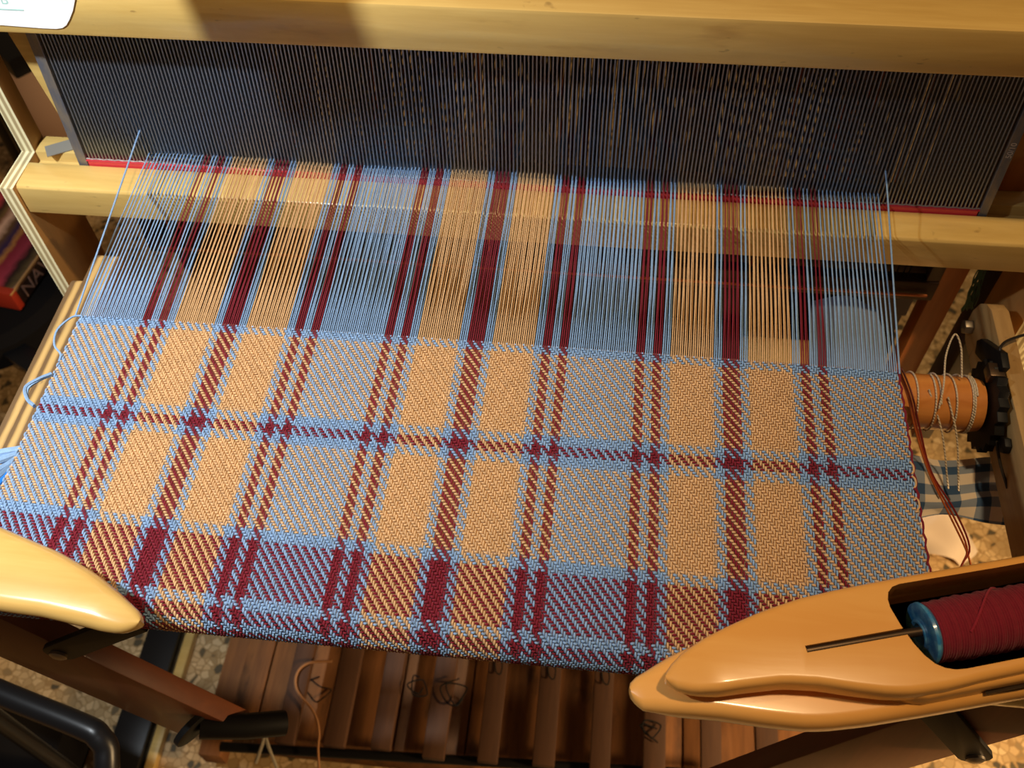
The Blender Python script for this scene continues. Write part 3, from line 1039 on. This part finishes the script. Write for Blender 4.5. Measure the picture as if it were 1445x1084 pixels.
ang = math.radians(15.7)
SO = np.array([101.5, -185, 0.6])
sd, sn = np.array([math.cos(ang), math.sin(ang), 0]), np.array([-math.sin(ang), math.cos(ang), 0])
frS = lambda u, v, w: tuple(SO + sd * u + sn * v + np.array([0, 0, w]))
up_t = mirror_tab([(0, .9), (1.2, 3.0), (3, 5.0), (9.5, 9.2), (19.4, 12.9), (31.9, 16.5), (46.9, 20.0), (62.9, 22.4), (78.9, 23.4), (105, 24), (131, 24.1), (150, 24.2)])
lo_t = mirror_tab([(0, -.8), (1.2, -2.6), (3.4, -4.9), (9.8, -7.8), (19.8, -9.6), (30, -9.9), (46, -11), (59.6, -14.2), (72.5, -18.7), (85.4, -22.6), (95, -24.2), (109, -24.5), (124, -23.6), (150, -23)])
ku = mirror_tab([(-12.8, 4.0), (-12.2, 6), (-9, 8.2), (0, 11.4), (7.4, 13.8), (20, 17), (40, 21), (62, 24), (90, 25.5), (150, 25.5)])
kl = mirror_tab([(-12.8, .6), (-12.2, -1.8), (-9.4, -5.6), (2.8, -9.8), (20.4, -14.5), (38.6, -20.6), (52, -24.6), (62, -26.4), (79, -27.6), (105, -28.1), (150, -28.3)])
cu_ = [(10 if False else a, b * .86) for a, b in up_t]
inn = lambda t, d, u0: [(a, b - d if b > 0 else b + d) for a, b in t if a >= u0 and a <= 300 - u0]
core_u = mirror_tab([(16, 6), (30, 11), (50, 16), (80, 21), (100, 23.4), (150, 23.6)])
core_l = mirror_tab([(16, -3), (30, -5), (50, -8), (72, -14), (88, -21), (100, -25.4), (150, -25)])
cavh = [(98.2, 11), (98.6, 14.6), (100, 17.6), (102.6, 19.6), (106, 20.3), (150, 20)]
cavl = [(150, -18.4), (118, -18.8), (113.6, -18.4), (109.6, -17), (106.4, -14.6), (103.6, -10.5), (101.4, -5), (99.4, 3)]
cavp = cavh + [(300 - a, b) for a, b in cavh[-2::-1]] + [(300 - a, b) for a, b in cavl[::-1][:-1]] + cavl
cutter = lambda: prism_me('cutter', cavp, lambda u, v, w: frS(u, v, 7 + w), 40, 0)
slot = lambda: prism_me('slot', [(58, -1.3), (104, -1.3), (104, 1.6), (58, 1.6)], lambda u, v, w: frS(u, v, 25.5 + w), 10, 0)
eyec = lambda: prism_me('eye', [(128, 13.5), (156, 13.5), (158, 15.5), (156, 17.5), (128, 17.5), (126, 15.5)], lambda u, v, w: frS(u, -32 + w, v), 20, 0)
deck = cut(cut(cut(lobe('deck', up_t, lo_t, 17, 30, frS, 3.2), cutter()), slot()), eyec())
core = cut(cut(lobe('core', core_u, core_l, 4, 24, frS, 3), cutter()), eyec())
keel = cut(lobe('keel', ku, kl, 0, 14.5, frS, 5.0), cutter())
sh = thing('boat_shuttle', 'varnished orange boat shuttle holding a bobbin, lying across the right front of the cloth', 'shuttle', tuple(SO + sd * 150))
link('shuttle_body', join('shuttle_body', [deck, core, keel]), M['shuttle'], sh)
tag(link('spindle', tube_me('spindle', [frS(58.5, .2, 27.4), frS(100, .2, 27.0), frS(112, .2, 26), frS(186, .2, 24)], 1.9, 10), M['rod'], sh), 'dark steel spindle')
tag(link('thread_eye', tube_me('thread_eye', smooth_path([frS(128, -25.6, 15.5), frS(142, -25.8, 17), frS(156, -25.6, 15.5), frS(142, -25.8, 14), frS(128, -25.6, 15.5)], 24), .9, 6), M['rod'], sh), 'metal thread eye in the front side')

BZ = 22.5
bob = thing('bobbin', 'blue flanged bobbin wound full of burgundy yarn, inside the right-hand shuttle', 'bobbin', frS(150, .2, 10))
ax = tuple(sd)
fl = [(3, 4.4), (.2, 4.6), (-.5, 5.4), (-.3, 6.2), (.9, 7), (.6, 11.6), (1.2, 12.9), (2.4, 13.1), (3.8, 12), (4.6, 10.5), (4.6, 4.4)]
link('flange', lathe_me('flange', fl, frS(108.5, .2, BZ), ax, 36, True), M['blue_wood'], bob)
link('flange', lathe_me('flange', [(a, b) for a, b in fl], frS(191.5, .2, BZ), tuple(-sd), 36, True), M['blue_wood'], bob)
me = lathe_me('yarn_winding', [(a, 11.6 + .9 * math.sin(min(1, a / 10) * math.pi / 2) * (1 - max(0, a - 68) / 20) + .42 * abs(math.sin(a * 3.1)) + .25 * math.sin(a * 1.3) + .18 * math.sin(a * .47 + 1)) for a in np.arange(0, 76, .28)], frS(112.3, .2, BZ), ax, 36)
V = np.empty(len(me.vertices) * 3)
paint(me, BURG * 1.15)
link('yarn_winding', me, M['yarn'], bob)
P = []
for t in np.linspace(0, 1, 30):
    a = math.radians(118 - 160 * t)
    P.append(np.array(frS(124 + 34 * t, .2 - 13.2 * math.cos(math.pi - a), BZ + 13.2 * math.sin(a))))
yarn('crossing_strand', P, .5, BURG * 1.5, bob, None, 60)

# second shuttle, only its nose in the picture
a2 = math.radians(166)
LO = np.array([-123.2, -179.3, 1.2])
ld, ln = np.array([math.cos(a2), math.sin(a2), 0]), np.array([math.sin(a2), -math.cos(a2), 0])
frL = lambda u, v, w: tuple(LO + ld * u + ln * v + np.array([0, 0, w]))
l_up = mirror_tab([(0, .9), (1, 2.8), (4, 4.6), (14.9, 8.6), (31, 13.2), (52, 16.7), (84, 18.2), (110, 19), (150, 19)])
l_lo = mirror_tab([(0, -.9), (1, -3), (3.5, -5.2), (6.8, -7), (14, -8.6), (23, -9.4), (43, -11.7), (59, -15), (80, -19), (110, -21), (150, -21)])
sh2 = thing('boat_shuttle', 'pale glossy wooden shuttle with a worn tip, on the cloth at left front', 'shuttle', tuple(LO + ld * 150))
l_cu = mirror_tab([(40, 5), (60, 8), (84, 12), (110, 16), (150, 17)])
l_cl = mirror_tab([(40, -3), (60, -6), (84, -12), (110, -18), (150, -18)])
link('shuttle_body', join('shuttle_left', [lobe('lip', l_up, l_lo, 9, 21, frL, 5.5), lobe('under', l_cu, l_cl, 0, 14, frL, 4)]), M['shuttle_pale'], sh2)

# ================================================================== small things on and around the loom
# paper on the cap beam
pp = [(-345, 108), (-277.8, 106.6), (-246.2, 105.5), (-238.5, 105.5), (-234.5, 106.3), (-231.6, 108.2), (-228.7, 111.4), (-224.4, 117.1), (-220.7, 123.5), (-216.2, 131.8), (-212, 139), (-345, 139)]
paper = link('paper_sheet', prism_me('paper_sheet', pp, lambda u, v, w: (u, 112.6 - w, v), .35, 0), M['paper'], None, False)
tag(paper, 'white paper sheet with rounded corner stuck on the cap beam at top left', 'paper')
tag(link('handwriting', text_me('handwriting', '3B', 8, (-267, 112.2, 119.5), (1, 0, 0), (0, 0, 1), .05), M['ink'], paper, False), 'faint green handwriting')
link('handwriting_line', box_me('handwriting_line', -280, -252, 112.05, 112.2, 116, 116.7, 0), M['ink'], paper, False)

# blue yarn bundle coming in at the left edge
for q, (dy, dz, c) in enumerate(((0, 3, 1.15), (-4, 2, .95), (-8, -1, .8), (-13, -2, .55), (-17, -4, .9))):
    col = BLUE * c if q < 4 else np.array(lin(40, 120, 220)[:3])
    o = yarn('yarn_bundle', [(-224, -88 + dy * .5, -2 - q * .4), (-232, -92 + dy, -3 + dz), (-246, -96 + dy, -5 + dz), (-275, -98 + dy * 1.1, -8 + dz)], 2.0, col, None, ('uppermost pale blue yarn strand at the left edge of the frame', 'second blue yarn strand from the top at the left edge', 'middle greyish blue yarn strand at the left edge', 'dark blue yarn strand low in the bundle at the left edge', 'bright blue strand, lowest of the bundle at the left edge')[q], 18, 8, 'yarn')
    o['group'] = 'blue yarn strands at left edge'

# stool with an illustrated box on it
stool = thing('black_stool', 'low black padded stool on metal legs at far left, carrying a box', 'stool', (-640, 400, -780))
link('seat_pad', lathe_me('seat_pad', [(0, 20), (0, 105), (8, 120), (40, 122), (52, 112), (56, 20)], (-690, 400, -505), (0, 0, 1), 32), M['black_fabric'], stool)
for sx_, sy_ in ((-70, -70), (70, -70), (-70, 70), (70, 70)):
    link('leg', tube_me('leg', [(-690 + sx_, 400 + sy_, -505), (-690 + sx_ * 1.2, 400 + sy_ * 1.2, -780)], 8, 10), M['black'], stool)
bxm = mat('printed_box_lid', lin(150, 60, 60), .35, 0, .5)
bt = coords(bxm, (22, 22, 22), (0, 0, -1.43))
bs = nd(bxm, 'ShaderNodeSeparateXYZ')
lk(bxm, bt, bs.inputs[0])
bn = noise(bxm, coords(bxm, (60, 60, 60)), 1, 5)
stripe = math_(bxm, 'FRACT', math_(bxm, 'ADD', math_(bxm, 'MULTIPLY', bs.outputs[1], .62), math_(bxm, 'MULTIPLY', bn, .22)))
pic = ramp(bxm, stripe, [(0, lin(120, 96, 60)), (.14, lin(52, 34, 30)), (.26, lin(190, 66, 84)), (.44, lin(150, 44, 62)), (.5, lin(190, 130, 70)), (.6, lin(52, 36, 84)), (.74, lin(96, 70, 46)), (.88, lin(214, 180, 166)), (1, lin(120, 80, 60))])
lk(bxm, pic, bxm.node_tree.nodes['Principled BSDF'].inputs['Base Color'])
M['box_side'] = mat('printed_box_side', lin(48, 32, 26), .4)
M['box_red'] = mat('printed_box_red_edge', lin(186, 58, 36), .4)
M['silver'] = mat('silver_lettering', lin(200, 160, 140), .35, .3)
M['gold_edge'] = mat('tan_cardboard_edge', lin(214, 160, 96), .6)
BO = Vector((-606, 350, -448))
be1 = Vector((.14, .99, 0)).normalized()
be2 = Vector((-.99, .14, 0)).normalized()
frB = lambda u, v, w: BO + be1 * u + be2 * v + Vector((0, 0, w))
pbx = thing('printed_box', 'flat illustrated box with red corner and silver lettering, on the black stool', 'box', tuple(frB(60, 60, 0)))
link('box_tray', prism_me('box_tray', [(0, 0), (170, 0), (170, 130), (0, 130)], lambda u, v, w: frB(u, v, w), 22, 1), M['box_side'], pbx)
link('box_lid', prism_me('box_lid', [(-1, -1), (171, -1), (171, 131), (-1, 131)], lambda u, v, w: frB(u, v, 22.2 + w), 6, .8), bxm, pbx)
link('red_band', prism_me('red_band', [(-1.4, -1.5), (8, -1.5), (8, 131), (-1.4, 131)], lambda u, v, w: frB(u, v, w + .5), 28.2, .4), M['box_red'], pbx)
link('lid_edge', prism_me('lid_edge', [(-1.4, -2), (171, -2), (171, .5), (-1.4, .5)], lambda u, v, w: frB(u, v, 26 + w), 2.6, .3), M['gold_edge'], pbx)
link('lettering', text_me('lettering', 'NAVY', 27, tuple(frB(16, -.7, 3)), tuple(be1), (0, 0, 1), .3), M['silver'], pbx, False)

# black metal frame of a bench at lower left and others
bench = thing('metal_bench', 'black tubular metal bench frame at the lower left corner', 'bench', (-300, -150, -780))
link('top_tube', tube_me('top_tube', smooth_path([(-520, -80, -320), (-380, -119, -322), (-300, -139, -325), (-285, -145, -328), (-278, -156, -336), (-278, -190, -345), (-290, -330, -348)], 40), 9.5, 14), M['black'], bench)
link('leg', tube_me('leg', [(-460, -97, -322), (-470, -100, -780)], 8.5, 12), M['black'], bench)
link('leg', tube_me('leg', [(-289, -320, -348), (-300, -330, -780)], 8.5, 12), M['black'], bench)
tag(link('floor_strip', box_me('floor_strip', -470, -428, -260, 330, -779.5, -757, 2), M['black']), 'glossy black strip lying on the floor left of the treadles', 'strip')
tag(link('floor_lath', box_me('floor_lath', -424, -412, -260, 330, -779.5, -765, 1.5), M['beech']), 'narrow yellow wooden lath on the floor beside the black strip', 'lath')
tag(link('dark_crate', box_me('dark_crate', -640, -500, -240, -30, -779.5, -700, 4), M['black_fabric']), 'dark low crate under the bench at lower left', 'crate')
tag(link('metal_bar', box_me('metal_bar', -690, -560, 302, 322, -560, -536.5, 1), M['black']), 'flat black bar crossing the floor left of the side rail', 'bar') if False else None
bar = plank_me('bench_bar', (-680, 350, -480), (-480, 240, -480), 26, 8, (0, 0, 1), 1.5)
link('side_bar', bar, M['black'], stool)
link('leg', tube_me('leg', [(-490, 246, -480), (-490, 246, -780)], 6, 10), M['black'], stool)

# pink ball and black trestle seen past the left end of the reed
BALL = (-873, 1012, -666)
bm = bmesh.new()
bmesh.ops.create_uvsphere(bm, u_segments=40, v_segments=24, radius=.114)
for v in bm.verts:
    v.co = Vector((v.co.x * 1.0, v.co.y * 1.0, v.co.z)) + W(*BALL)
tag(link('pink_ball', bm_mesh(bm, 'pink_ball'), M['pink']), 'smooth pale pink ball behind the left end of the reed', 'ball')
tr = thing('black_trestle', 'black trestle bar standing on the floor past the plywood arm at upper left', 'trestle', (-900, 900, -780))
link('trestle_bar', plank_me('trestle_bar', (-1000, 945, -400), (-722, 722, -400), 44, 30, (0, 0, 1), 3), M['black'], tr)
for p in ((-985, 932), (-925, 884)):
    link('leg', tube_me('leg', [(p[0], p[1], -400), (p[0], p[1], -780)], 12, 10), M['black'], tr)
